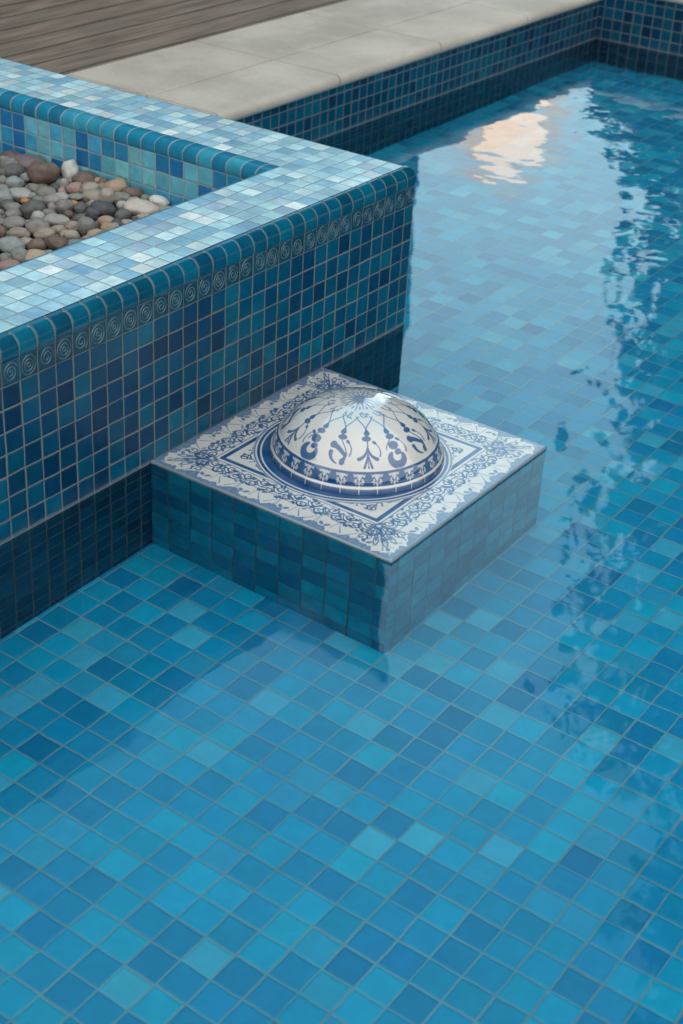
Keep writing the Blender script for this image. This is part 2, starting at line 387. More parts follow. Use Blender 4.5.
def paint_dome():
    N = 1300; c = Canvas(N, 1.0); rnd = random.Random(5)
    P = lambda r, a: (r*math.cos(a), r*math.sin(a))
    xs = (np.arange(N)+.5)/c.k-1; X, Y = np.meshgrid(xs, xs); R = np.hypot(X, Y)
    # star flower on top
    for i in range(16):
        a = 2*PI*i/16
        c.stroke([P(.03, a), P(.15+.03*(i % 2), a)], .022, .006, .62)
        c.ell(*P(.135, a+.19), .022, .009, a+.19, .6)
    c.ell(0, 0, .03, val=.55)
    for i in range(12):
        a = 2*PI*i/12+.2
        for q in range(5):
            c.ell(*P(.225+rnd.uniform(-.035, .035), a+rnd.uniform(-.16, .16)), rnd.uniform(.010, .020), .009, rnd.random()*3, .62)
        c.stroke(bez(P(.20, a-.12), P(.26, a-.1), P(.26, a+.1), P(.20, a+.12), 8), .012, .012, .6)
    n = 15; f = .96
    for i in range(n):
        a = 2*PI*i/n+.10+rnd.uniform(-.015, .015); sw = 1 if i % 2 else -1; L = lambda r, da: P(r, a+da/max(r, .1))
        c.stroke(bez(L(.24, -.06), L(.30, -.05), L(.33, 0), L(.38, 0), 8), .008, .010, .85)
        c.stroke(bez(L(.24, .06), L(.30, .05), L(.33, 0), L(.38, 0), 8), .008, .010, .85)
        c.stroke([L(.37, 0), L(.41, .004*sw)], .010, .044, f); c.ell(*L(.412, .003*sw), .022, .024, a, f)
        c.ell(*L(.462, -.004*sw), .026, .037, a, f); c.stroke([L(.41, 0), L(.46, 0)], .016, .022, f)
        if i % 3 == 0:
            # fleur: drooping leaves on a thin stem
            c.stroke(bez(L(.48, 0), L(.55, .012), L(.63, -.01), L(.735, .004), 10), .010, .012, f)
            for sg in (-1, 1):
                c.stroke(bez(L(.53, 0), L(.60, sg*.010), L(.635, sg*.030), L(.655, sg*.085), 12), .008, .036, f)
                c.stroke(bez(L(.58, 0), L(.66, sg*.008), L(.69, sg*.022), L(.735, sg*.036), 12), .006, .024, f)
        elif i % 3 == 1:
            # disc over an open crescent
            c.stroke(bez(L(.48, 0), L(.51, -.03), L(.53, -.06), L(.58, -.075), 8), .009, .010, f)
            c.ell(*L(.545, .0), .040, .046, a, f); c.ell(*L(.612, .022), .028, .034, a+.5, f)
            ctr = L(.665, 0); ph = rnd.uniform(-.3, .3)
            for q in range(30):
                t = .65+(2*PI-1.55)*q/29; w = .010+.028*math.sin(PI*q/29)**.7
                c.ell(ctr[0]+.066*math.cos(a+PI+t+ph), ctr[1]+.066*math.sin(a+PI+t+ph), w, val=f)
        else:
            # two tumbling commas and a bud
            c.stroke(bez(L(.48, 0), L(.52, .02), L(.55, .05), L(.60, .07), 10), .009, .010, f)
            c.stroke(bez(L(.545, -.055), L(.56, .0), L(.60, .03), L(.635, .075), 14), .050, .030, f); c.ell(*L(.545, -.05), .034, .030, a, f)
            c.stroke(bez(L(.615, -.06), L(.66, -.065), L(.70, -.04), L(.715, .01), 12), .040, .012, f)
            c.stroke(bez(L(.60, .07), L(.65, .075), L(.68, .06), L(.70, .05), 8), .016, .042, f); c.ell(*L(.69, .055), .034, .026, a, f)
        s2 = rnd.choice((-1, 1)); h = 2*PI/n/2
        c.ell(*P(.50, a+h*.55*s2), .022, .014, a+.8, f)
        c.stroke(bez(P(.50, a+h*.55*s2), P(.54, a+h*.9*s2), P(.59, a+h*.95*s2), P(.63, a+h*.8*s2), 10), .008, .014, .9)
    # border: thin line, blue band, white ring, blue foot
    def ringv(r0, r1): return np.clip(np.minimum(R-r0, r1-R)*c.k+.5, 0, 1)
    band = Canvas(N, 1.0); band.a = np.maximum(ringv(.765, .915), ringv(.935, 1.2)).astype(np.float32)
    m = 30
    for i in range(m):
        a = 2*PI*i/m; L = lambda r, da: P(r, a+da/r)
        band.stroke([L(.80, 0), L(.99, 0)], .008, .008, .8, 'cut')
        for q in (-1.1, -.4, .4, 1.1):
            band.ell(*L(.812-.008*abs(q), q*.030), .021, .009, a+q*.9, .9, 'cut')
        band.ell(*L(.835, 0), .014, .014, a, .9, 'cut')
        for sg in (-1, 1):
            band.stroke(bez(L(.900, 0), L(.875, sg*.012), L(.855, sg*.03), L(.868, sg*.052), 8), .011, .010, .9, 'cut')
            band.ell(*L(.850, sg*.034), .017, .009, a+sg*.4, .85, 'cut'); band.ell(*L(.885, sg*.034), .014, .008, a-sg*.5, .85, 'cut')
            band.ell(*L(.797, sg*.050), .009, .007, a, .8, 'cut')
    a_ = np.maximum(c.a*(R < .76), band.a)
    a_ *= (.97+.03*np.sin(X*11+1)*np.sin(Y*13+2))
    return a_

def sample(a, half, x, y):
    n = a.shape[0]; fx = (np.asarray(x)+half)/(2*half)*n-.5; fy = (np.asarray(y)+half)/(2*half)*n-.5
    i = np.clip(np.floor(fx).astype(int), 0, n-2); j = np.clip(np.floor(fy).astype(int), 0, n-2)
    u = np.clip(fx-i, 0, 1); v = np.clip(fy-j, 0, 1)
    return (a[j, i]*(1-u)+a[j, i+1]*u)*(1-v)+(a[j+1, i]*(1-u)+a[j+1, i+1]*u)*v
WHITE = np.array((.61, .58, .535)); BLUE = np.array((.001, .060, .185)); JOINT = np.array((.22, .27, .30))
def ink_rgb(a, j=None):
    a = np.clip(a, 0, 1)[:, None]
    c = WHITE*(1-a)+BLUE*a
    # thin glaze bleeds to a lighter blue
    thin = (a*(1-a)*4)*.25; c = c*(1-thin)+np.array((.10, .30, .52))*thin
    if j is not None: j = np.clip(j, 0, 1)[:, None]; c = c*(1-j)+JOINT*j
    return c
def grid_mesh(name, pts, nu, nv, rgb, mat, parent, closed_u=False):
    """pts (nu*nv,3) in tiles; rows v, columns u"""
    me = bpy.data.meshes.new(name); ncu = nu if closed_u else nu-1
    u, v = np.meshgrid(np.arange(ncu), np.arange(nv-1)); u = u.ravel(); v = v.ravel(); u2 = (u+1) % nu
    f = np.stack([v*nu+u, v*nu+u2, (v+1)*nu+u2, (v+1)*nu+u], 1).astype(np.int32)
    me.vertices.add(len(pts)); me.vertices.foreach_set('co', (pts*S).astype(np.float32).ravel())
    me.loops.add(f.size); me.loops.foreach_set('vertex_index', f.ravel())
    me.polygons.add(len(f)); me.polygons.foreach_set('loop_start', np.arange(0, f.size, 4, dtype=np.int32))
    me.update(calc_edges=True); me.validate()
    me.polygons.foreach_set('use_smooth', [True]*len(f))
    ca = me.color_attributes.new('paint', 'FLOAT_COLOR', 'POINT')
    ca.data.foreach_set('color', np.concatenate([rgb, np.ones((len(rgb), 1))], 1).astype(np.float32).ravel())
    me.materials.append(mat)
    o = link(bpy.data.objects.new(name, me)); o.parent = parent; return o
def paint_material(rough=.1, coat=.4, spec=.5):
    t = NT('painted_ceramic'); at = t.n('ShaderNodeAttribute', attribute_name='paint'); g = t.n('ShaderNodeNewGeometry'); p = g.outputs['Position']
    a = t.noise(p, 18, 4, .6); b = t.noise(p, 160, 3, .6)
    c = t.mix(t.math('MULTIPLY', t.smooth(a, .4, .75), .07), at.outputs['Color'], (.42, .46, .46, 1))
    return t.out(t.pbr(c, t.math('ADD', rough, t.math('MULTIPLY', b, .12)), t.bump(t.math('ADD', a, t.math('MULTIPLY', b, .1)), .5, .0016), coat=coat, spec=spec).outputs[0])
M['paint'] = paint_material(.10); M['paintdome'] = paint_material(.02, 1.0, .6)

# ------------------------------------------------------------------ pool shell (setting)
XW, XE, YS, YN, ZF = -54.0, 68.4, -80.0, 23.5, -8.4
ZD = 4.40                                                     # level of the paving
fl = MB(); fs = 1.322; fo = (-40.84+fs*200, -12.09+fs*200)
fl.quad([(XW, YS, ZF), (XE, YS, ZF), (XE, YN, ZF), (XW, YN, ZF)],
        [((x+fo[0])/fs*1, (y+fo[1])/fs) for x, y in ((XW+81.68, YS+24.18), (XE+81.68, YS+24.18), (XE+81.68, YN+24.18), (XW+81.68, YN+24.18))])
tag(fl.build('pool_floor', M['floor']), kind='structure')
wt = MB(); wt.quad([(XW, YS, 0), (XE, YS, 0), (XE, YN, 0), (XW, YN, 0)])
tag(wt.build('water', M['water']), kind='structure')
gd = MB()                                                      # ground sheet round the pool, to the horizon
G = 12000
for a, b in (((-G, -G), (G, YS-8)), ((-G, YN+18.5), (G, G)), ((-G, YS-8), (XW-8, YN+18.5)), ((XE+16, YS-8), (G, YN+18.5))):
    gd.quad([(a[0], a[1], ZD-1), (b[0], a[1], ZD-1), (b[0], b[1], ZD-1), (a[0], b[1], ZD-1)])
tag(gd.build('ground', simple('dry_lawn', (.07, .10, .04), .9, 20, .02, .4, 2), merge=False), kind='structure')
dk = MB(); dk.box((-120, YN+13.9, ZD-1.2), (XE+60, 90, ZD-.02), 'd')
tag(dk.build('wooden_deck', M['deck']), kind='structure')

def pool_wall(name, label, o, a, uvo, ZD=ZD):
    r = thing(name, label, 'pool wall')
    m = MB(); m.rect(o, a, (0, 0, ZD-.75-ZF), 1, 1, uvo); m.build('tile_facing', M['endwall'], r)
    nrm = Vector((a[1], -a[0], 0)).normalized()*.6; A = Vector(a)
    m = MB(); q = Vector(o)-nrm
    pts = [Vector(o)-nrm*.02, Vector(o)+A-nrm*.02, Vector(o)+A-nrm, q]
    z1 = ZD-.8-ZF
    for i in range(4):
        p0, p1 = pts[i], pts[(i+1) % 4]; m.quad([p0, p1, p1+Vector((0, 0, z1)), p0+Vector((0, 0, z1))])
    m.quad([p+Vector((0, 0, z1)) for p in pts]); m.build('concrete_core', M['grout'], r)
    return r
pool_wall('pool_wall', 'long tiled pool wall under the stone coping, running behind the planter corner', (0, YN, ZF), (XE, 0, 0), (0, ZF))
pool_wall('pool_wall', 'short tiled pool end wall in the far corner of the pool', (XE, YN, ZF), (0, YS-YN, 0), (.5, ZF), ZD+1.0)
pool_wall('pool_wall', 'tiled pool wall on the side behind the viewer', (XE, YS, ZF), (XW-XE, 0, 0), (0, ZF))
pool_wall('pool_wall', 'tiled pool end wall below the near paving', (XW, YS, ZF), (0, YN-YS-23.5, 0), (0, ZF))

# coping slabs, each a thing; nose rounded on the pool side
def slab(x0, x1, y0, y1, label, nose=True, rot=None, ZD=ZD):
    """slab in local frame: x along the pool edge, y away from the pool (y0 = pool side)"""
    g = .075; th = .95; r = .46
    pr = []
    if nose:
        for i in range(9):
            a = -PI/2+PI*i/8*1.0
            pr.append((y0+r-r*math.cos(a) if False else y0+r*(1-math.cos(a)), ZD-th+ (th-2*r)*(.5 if False else 0)+r+(r+ (th-2*r) if i > 4 else r)*math.sin(a) if i > 4 else ZD-th+r+r*math.sin(a)))
    else: pr = [(y0+g, ZD-th), (y0+g, ZD-.05), (y0+g+.05, ZD)]
    pr += [(y1-g-.05, ZD), (y1-g, ZD-.05), (y1-g, ZD-th)]
    m = MB(); X0, X1 = x0+g, x1-g
    ring0 = [(X0, y, z) for y, z in pr]; ring1 = [(X1, y, z) for y, z in pr]
    bev = .05
    for i in range(len(pr)-1): m.quad([ring0[i], ring1[i], ring1[i+1], ring0[i+1]])
    m.quad(ring0[::1]); m.quad(ring1[::-1]); m.quad([ring0[-1], ring1[-1], ring1[0], ring0[0]])
    if rot: m.v = [rot(v) for v in m.v]
    c = np.mean(m.v, axis=0); c[2] = ZD-th
    o = m.build('coping_slab', M['stone'], None, smooth=True, origin=tuple(c))
    bv = o.modifiers.new('soft edge', 'BEVEL'); bv.width = .0015; bv.segments = 2; bv.limit_method = 'ANGLE'
    return tag(o, label, 'paving slab', 'pale stone slabs along the pool edge')
cuts = [0.4, 12, 26, 40, 54, XE+.4]
names = ['nearest to the planter', 'second from the planter', 'third from the planter', 'fourth from the planter', 'at the far pool corner']
for i in range(5):
    slab(cuts[i], cuts[i+1], YN-.30, YN+6.0, 'pale stone slab with rounded nose at the water side, '+names[i])
    slab(cuts[i]+(0 if i == 0 else 0), cuts[i+1], YN+6.0, YN+13.8, 'pale flat stone slab in the back row beside the wooden deck, '+names[i], nose=False)
for i in range(5):
    y1 = YN-.6-i*20; y0 = y1-20
    slab(y0, y1, XE-.30, XE+15.8, ['pale stone slab on the far end wall beside the pool corner', 'second pale stone slab on the far end wall from the pool corner', 'third pale stone slab on the far end wall from the pool corner', 'fourth pale stone slab on the far end wall from the pool corner', 'fifth pale stone slab on the far end wall from the pool corner'][i], rot=lambda v: (v[1], v[0], v[2]), ZD=ZD+1.0)

# ------------------------------------------------------------------ planter
pl = thing('planter', 'raised blue mosaic planter corner filled with pebbles, standing beside the pool', 'planter', (0, 0, ZF))
OFF = (0, 0, ZF)
XL, YB = -54.0, 62.0
WI = 5.7
def arc_path(p0, c, p1, r):
    """straight in, rounded corner of radius r, straight out (outer corner at c)"""
    a = Vector(c)-(Vector(c)-Vector(p0)).normalized()*r; b = Vector(c)+(Vector(p1)-Vector(c)).normalized()*r
    ctr = a+(Vector(p1)-Vector(c)).normalized()*r
    out = [p0]
    for i in range(7):
        t = -PI/2+PI/2*i/6
        out.append((ctr.x+r*math.cos(t), ctr.y+r*math.sin(t)))
    out.append(p1); return out
outer = arc_path((XL, 0), (0, 0), (0, YB), .30)
bprof = [(0, 8.0), (0.03, 8.04), (0.06, 8.2), (.05, 8.34)]+[(.05-.62*(1-math.cos(a)), 8.34+.64*math.sin(a)) for a in np.linspace(.15, PI/2, 8)]+[(-.60, 8.985)]
w = MB(); w.sweep(outer, [(0, ZF), (0, 7.0)], uoff=XL-0.0, voff=ZF); w.build('outer_wall', M['wall'], pl, origin=OFF)
w = MB(); w.sweep(outer, [(-.02, 6.99), (.012, 7.0), (.012, 8.0), (-.02, 8.01)], uoff=XL, vs=[.01, .02, .98, .99]); bandp = w.build('spiral_band', M['band'], pl, origin=OFF)
w = MB(); w.sweep(outer, bprof, uoff=XL, vs=list(np.linspace(.1, .9, len(bprof)))); w.build('bullnose_trim', M['bull'], pl, smooth=True, origin=OFF)
# inner wall and trim (path turned so that its right side faces the pebbles)
inner = [(-WI, YB), (-WI, WI), (XL, WI)]
ip = [(0, 8.0), (.03, 8.04), (.05, 8.25)]+[(.05-.55*(1-math.cos(a)), 8.34+.64*math.sin(a)) for a in np.linspace(.15, PI/2, 8)]+[(-.54, 8.985)]
w = MB(); w.sweep(inner, [(0, 3.0), (0, 8.0)], uoff=.3, voff=3.0); w.build('inner_wall', M['inner'], pl, origin=OFF)
w = MB(); w.sweep(inner, ip, uoff=.3, vs=list(np.linspace(.1, .9, len(ip)))); w.build('inner_bullnose_trim', M['bullin'], pl, smooth=True, origin=OFF)
# cap: gently uneven sheet of pale tiles
cap = MB(); a0, a1 = .55, WI-.50; kx = (a1-a0)/5
def cap_rect(x0, x1, y0, y1):
    cap.quad([(x0, y0, 9), (x1, y0, 9), (x1, y1, 9), (x0, y1, 9)], [((x+a0)/kx, (y-a0)/kx) for x, y in ((x0, y0), (x1, y0), (x1, y1), (x0, y1))])
cap_rect(XL, -a0, a0, a1); cap_rect(-a1, -a0, a1, YB)
cap.build('cap', M['cap'], pl, origin=OFF)
core = MB(); core.box((XL, .06, ZF), (-.06, WI-.06, 8.2), 'd'); core.box((-WI+.06, WI-.06, ZF), (-.06, YB, 8.2), 'd')
core.build('concrete_core', M['grout'], pl, origin=OFF)
bed = MB(); bed.rect((XL, WI, 4.1), (-XL-WI, 0, 0), (0, YB-WI, 0), 1, 1)
bed.build('gravel_bed', simple('dark_gravel', (.045, .04, .037), .95, 120, .01, .5, 60), pl, origin=OFF)
# raised spirals, one per band tile
rb = None
def ribbon(pts, wd, place):
    n = len(pts)
    L, R_ = [], []
    for i in range(n):
        a = pts[max(0, i-1)]; b = pts[min(n-1, i+1)]; dx, dy = b[0]-a[0], b[1]-a[1]; l = math.hypot(dx, dy) or 1
        nx, ny = -dy/l*wd/2, dx/l*wd/2; L.append((pts[i][0]+nx, pts[i][1]+ny)); R_.append((pts[i][0]-nx, pts[i][1]-ny))
    for i in range(n-1):
        m0 = ((L[i][0]+R_[i][0])/2, (L[i][1]+R_[i][1])/2); m1 = ((L[i+1][0]+R_[i+1][0])/2, (L[i+1][1]+R_[i+1][1])/2)
        rb.quad([place(*R_[i], .012), place(*R_[i+1], .012), place(*m1, .04), place(*m0, .04)])
        rb.quad([place(*m0, .04), place(*m1, .04), place(*L[i+1], .012), place(*L[i], .012)])
rr = random.Random(11)
for i in range(int(-XL)-1):
    cx, cz = -(i+.5), 7.5; rb = MB()
    pl_ = lambda x, z, h, cx=cx: (cx+x, -h, 7.5+z)
    q = rr.random()
    jx = rr.uniform(-.01, .01)
    if q < .45:
        for r in (.39, .24): ribbon([(jx+r*.98*math.cos(t), r*1.08*math.sin(t)) for t in np.linspace(0, 2*PI, 25)], .075, pl_)
        ribbon([(jx+.09*math.cos(t), .10*math.sin(t)) for t in np.linspace(0, 2*PI, 13)], .08, pl_)
    else:
        d = 1 if rr.random() < .5 else -1; a0_ = rr.random()*6
        ribbon([(jx+x, z*1.08) for x, z in spiral(0, 0, .40, a0_, 2.3, d, 46, .12)], .075, pl_)
    rb.build('spiral', M['relief'], bandp, smooth=True, origin=OFF)
for i in range(44):                                          # along the wing as well
    cy = .8+i; rb = MB(); pl_ = lambda x, z, h, cy=cy: (h, cy+x, 7.5+z)
    ribbon([(x, z*1.08) for x, z in spiral(0, 0, .40, i, 2.3, 1, 30, .12)], .075, pl_)
    rb.build('spiral', M['relief'], bandp, smooth=True, origin=OFF)


# ------------------------------------------------------------------ pedestal with painted dome
PX0, PX1, PY0, PY1, PZ = -21.3, -7.95, -13.3, -.04, .15
pcx, pcy = (PX0+PX1)/2, (PY0+PY1)/2
pd = thing('pedestal', 'square tiled pedestal with painted blue and white top, standing in the water by the planter', 'pedestal', (pcx, pcy, ZF))
PO = (pcx, pcy, ZF); ts = 1.28
b = MB(); zt = PZ-.10
b.rect((PX0, PY1, ZF), (0, PY0-PY1, 0), (0, 0, zt-ZF), 1, 1, (.2, 100-(zt-ZF)/ts), su=ts, sv=ts)
b.rect((PX0, PY0, ZF), (PX1-PX0, 0, 0), (0, 0, zt-ZF), 1, 1, (.5, 100-(zt-ZF)/ts), su=ts, sv=ts)
b.rect((PX1, PY0, ZF), (0, PY1-PY0, 0), (0, 0, zt-ZF), 1, 1, (.5, 100-(zt-ZF)/ts), su=ts, sv=ts)
b.rect((PX1, PY1, ZF), (PX0-PX1, 0, 0), (0, 0, zt-ZF), 1, 1, (.5, 100-(zt-ZF)/ts), su=ts, sv=ts)
b.build('tiled_base', M['ped'], pd, origin=PO)
ink, jt = paint_panel()
NP = 520
gx = np.linspace(-6.6, 6.6, NP); GX, GY = np.meshgrid(gx, gx)
rgb = ink_rgb(sample(ink, 6.6, GX.ravel(), GY.ravel()), sample(jt, 6.6, GX.ravel(), GY.ravel()))
hx, hy = (PX1-PX0)/2+.03, (PY1-PY0)/2+.03
top_z = PZ-ZF+np.zeros(GX.size)
pts = np.stack([GX.ravel()/6.6*hx, GY.ravel()/6.6*hy-.0, top_z], 1)
# rounded rim: drop the last ring of the sheet
mm = np.maximum(np.abs(GX), np.abs(GY)).ravel()
pts[:, 2] -= np.clip((mm-6.54)/.06, 0, 1)**2*.05
tp = grid_mesh('painted_top', pts, NP, NP, rgb, M['paint'], pd)
e = MB()
for (x0, y0), (x1, y1) in (((-hx, -hy), (hx, -hy)), ((hx, -hy), (hx, hy)), ((hx, hy), (-hx, hy)), ((-hx, hy), (-hx, -hy))):
    e.quad([(x0, y0, zt-ZF-.02), (x1, y1, zt-ZF-.02), (x1, y1, PZ-.052-ZF), (x0, y0, PZ-.052-ZF)])
e.build('rim', M['grout'], pd)
RD, HD = 3.95, 2.78
nu, nv = 640, 230
th = np.linspace(0, 2*PI, nu, endpoint=False); q = np.linspace(0, 1, nv)
A, T = np.meshgrid(th, q)                                      # q: 0 apex .. 1 foot
ang = (1-T)*PI/2
ripple = 1+.0015*np.sin(A*28)*(T > .76)
prf_r = RD*np.cos(ang)*ripple; prf_z = HD*np.sin(ang)**1.0
# little steps at the border band: the cap sits on a collar
step = 1/(1+np.exp(-(T-.765)*220)); prf_r = prf_r+.05*step; prf_z = prf_z-.0*step
prf_r = prf_r+.10/(1+np.exp(-(T-.93)*160))
dome_ink = paint_dome()
rgb = ink_rgb(sample(dome_ink, 1.0, (T*np.cos(A)).ravel(), (T*np.sin(A)).ravel()))
pts = np.stack([(prf_r*np.cos(A)).ravel()+.2, (prf_r*np.sin(A)).ravel()-.08, (prf_z+PZ-ZF+.012).ravel()], 1)
dm = grid_mesh('dome', pts, nu, nv, rgb, M['paintdome'], pd, closed_u=True)
dm['label'] = 'white ceramic dome painted with dark blue vines and a flower band'

# ------------------------------------------------------------------ pebbles
PEB = [(-4.55, 25.31, 0.6, 0.3, 'brown', 17, 156),(-5.64, 25.22, 0.33, 0.3, 'grey', 4, 160),(-6.18, 24.15, 0.49, 0.46, 'grey', 11, 166),(-6.86, 23.24, 0.59, 0.4, 'darkgrey', 13, 172),(-4.61, 23.72, 0.98, 0.41, 'mauve', 35, 162),(-5.88, 22.81, 0.29, 0.21, 'mauve', 31, 170),(-6.13, 21.49, 0.82, 0.58, 'brown', 44, 176),(-6.99, 22.15, 0.26, 0.21, 'bluegrey', 25, 177),(-8.0, 21.96, 0.45, 0.31, 'bluegrey', 14, 182),(-8.0, 20.44, 0.36, 0.28, 'grey', 34, 188),(-7.82, 19.5, 0.57, 0.39, 'grey', 48, 191),(-9.18, 20.48, 0.67, 0.33, 'palegrey', 18, 193),(-10.16, 20.55, 0.46, 0.38, 'bluegrey', 4, 197),(-8.89, 19.65, 0.23, 0.15, 'grey', 33, 195),(-9.24, 18.85, 0.3, 0.2, 'greengrey', 38, 200),(-9.74, 19.27, 0.28, 0.15, 'orange', 26, 200),(-8.46, 18.36, 0.46, 0.28, 'palegrey', 54, 199),(-8.25, 22.66, 0.24, 0.21, 'grey', 3, 180),(-9.1, 21.79, 0.29, 0.23, 'grey', 3, 187),(-7.39, 23.56, 0.24, 0.27, 'darkgrey', 3, 173),(-4.99, 21.56, 0.24, 0.24, 'brown', 57, 171),(-4.55, 20.69, 0.45, 0.56, 'white', 73, 173),(-4.62, 19.3, 0.68, 0.39, 'brown', 90, 179),(-6.34, 18.86, 0.44, 0.29, 'pink', 75, 188),(-6.04, 19.98, 0.24, 0.24, 'beige', 64, 182),(-7.18, 19.08, 0.21, 0.21, 'pink', 61, 190),(-7.48, 19.5, 0.28, 0.28, 'darkgrey', 52, 190),(-5.93, 18.0, 0.52, 0.34, 'beige', 91, 189),(-4.65, 18.55, 0.29, 0.16, 'tan', 99, 182),(-6.36, 16.95, 0.72, 0.26, 'beige', 99, 195),(-5.1, 17.58, 0.31, 0.31, 'beige', 106, 188),(-7.29, 17.92, 0.36, 0.15, 'greengrey', 75, 195),(-8.33, 18.36, 0.43, 0.25, 'palegrey', 56, 198),(-8.86, 17.24, 0.45, 0.38, 'grey', 64, 205),(-8.29, 16.96, 0.3, 0.18, 'orange', 75, 204),(-8.64, 16.2, 0.32, 0.3, 'darkgrey', 81, 209),(-7.66, 16.2, 0.28, 0.23, 'bluegrey', 93, 204),(-7.71, 15.43, 0.63, 0.38, 'slate', 103, 208),(-9.53, 17.53, 0.25, 0.23, 'grey', 52, 207),(-4.91, 17.3, 0.62, 0.41, 'tan', 112, 188),(-4.89, 15.84, 0.58, 0.34, 'brown', 132, 194),(-6.3, 16.59, 0.41, 0.41, 'beige', 105, 197),(-5.9, 15.9, 0.48, 0.31, 'grey', 119, 198),(-6.65, 15.0, 0.27, 0.23, 'palegrey', 122, 205),(-6.33, 13.84, 0.9, 0.43, 'cream', 141, 208),(-5.72, 14.87, 0.37, 0.24, 'palegrey', 135, 201),(-4.74, 14.83, 0.31, 0.2, 'greengrey', 147, 197),(-4.56, 13.94, 0.47, 0.24, 'white', 161, 200),(-7.85, 13.81, 0.4, 0.33, 'darkgrey', 123, 215),(-8.98, 13.93, 0.46, 0.26, 'tan', 107, 220),(-9.71, 13.0, 0.48, 0.26, 'tan', 111, 228),(-8.93, 13.21, 0.29, 0.2, 'slate', 118, 223),(-7.27, 12.66, 0.46, 0.16, 'tan', 146, 218),(-8.54, 12.8, 0.36, 0.13, 'beige', 128, 223),(-5.42, 12.76, 0.37, 0.17, 'beige', 167, 209),(-4.63, 12.76, 0.23, 0.13, 'beige', 176, 205),(-4.67, 18.37, 0.28, 0.35, 'brown', 101, 183),(-10.89, 19.1, 0.44, 0.26, 'grey', 13, 206),(-10.51, 18.0, 0.64, 0.5, 'darkgrey', 33, 209),(-11.63, 18.34, 0.41, 0.29, 'grey', 13, 213),(-11.12, 17.0, 0.37, 0.29, 'palegrey', 38, 216),(-10.36, 16.9, 0.32, 0.2, 'grey', 49, 213),(-10.88, 15.82, 0.66, 0.31, 'palegrey', 57, 220),(-12.76, 17.11, 0.54, 0.34, 'grey', 14, 224),(-12.29, 16.62, 0.23, 0.2, 'grey', 27, 224),(-12.34, 15.77, 0.56, 0.42, 'grey', 38, 228),(-12.85, 14.75, 0.5, 0.31, 'beige', 45, 235),(-11.88, 14.72, 0.34, 0.22, 'beige', 58, 230),(-13.2, 13.59, 0.58, 0.33, 'brown', 56, 242),(-13.58, 15.97, 0.53, 0.22, 'beige', 18, 233),(-15.08, 14.95, 0.63, 0.41, 'bluegrey', 11, 245),(-14.13, 14.8, 0.41, 0.25, 'beige', 27, 241),(-14.19, 14.0, 0.44, 0.33, 'brown', 37, 245),(-15.79, 13.6, 0.46, 0.35, 'greengrey', 20, 255),(-15.42, 13.0, 0.59, 0.3, 'tan', 34, 256),(-16.5, 13.94, 0.3, 0.27, 'grey', 5, 257),(-17.13, 12.99, 0.51, 0.21, 'pink', 9, 266),(-14.38, 12.93, 0.24, 0.11, 'grey', 49, 251),(-13.95, 16.8, 0.17, 0.28, 'brown', 2, 231),(-11.97, 14.04, 0.25, 0.22, 'beige', 67, 234),(-10.83, 14.63, 0.37, 0.28, 'beige', 74, 226),(-10.39, 14.16, 0.48, 0.4, 'grey', 86, 226),(-11.96, 13.81, 0.36, 0.25, 'beige', 70, 235),(-10.88, 13.1, 0.39, 0.22, 'tan', 94, 233),(-11.68, 12.85, 0.22, 0.14, 'pink', 87, 238),(-9.62, 15.42, 0.37, 0.17, 'darkgrey', 79, 216),(-12.55, 12.91, 0.41, 0.11, 'bluegrey', 75, 242),(-8.61, 15.31, 0.35, 0.29, 'slate', 93, 212),]
PC = {'brown': (.155, .12, .10), 'grey': (.21, .215, .21), 'darkgrey': (.10, .105, .11), 'mauve': (.15, .125, .13), 'bluegrey': (.22, .26, .28),
      'palegrey': (.34, .35, .345), 'greengrey': (.21, .235, .215), 'orange': (.42, .19, .075), 'white': (.58, .62, .63), 'pink': (.30, .20, .19),
      'beige': (.31, .285, .25), 'tan': (.36, .29, .215), 'cream': (.44, .42, .38), 'slate': (.075, .085, .105)}
PN = {'brown': 'brown', 'grey': 'mid grey', 'darkgrey': 'dark grey', 'mauve': 'mauve brown', 'bluegrey': 'bluish grey', 'palegrey': 'pale grey',
      'greengrey': 'greenish grey', 'orange': 'orange', 'white': 'white', 'pink': 'pinkish', 'beige': 'beige', 'tan': 'tan', 'cream': 'cream', 'slate': 'dark slate'}
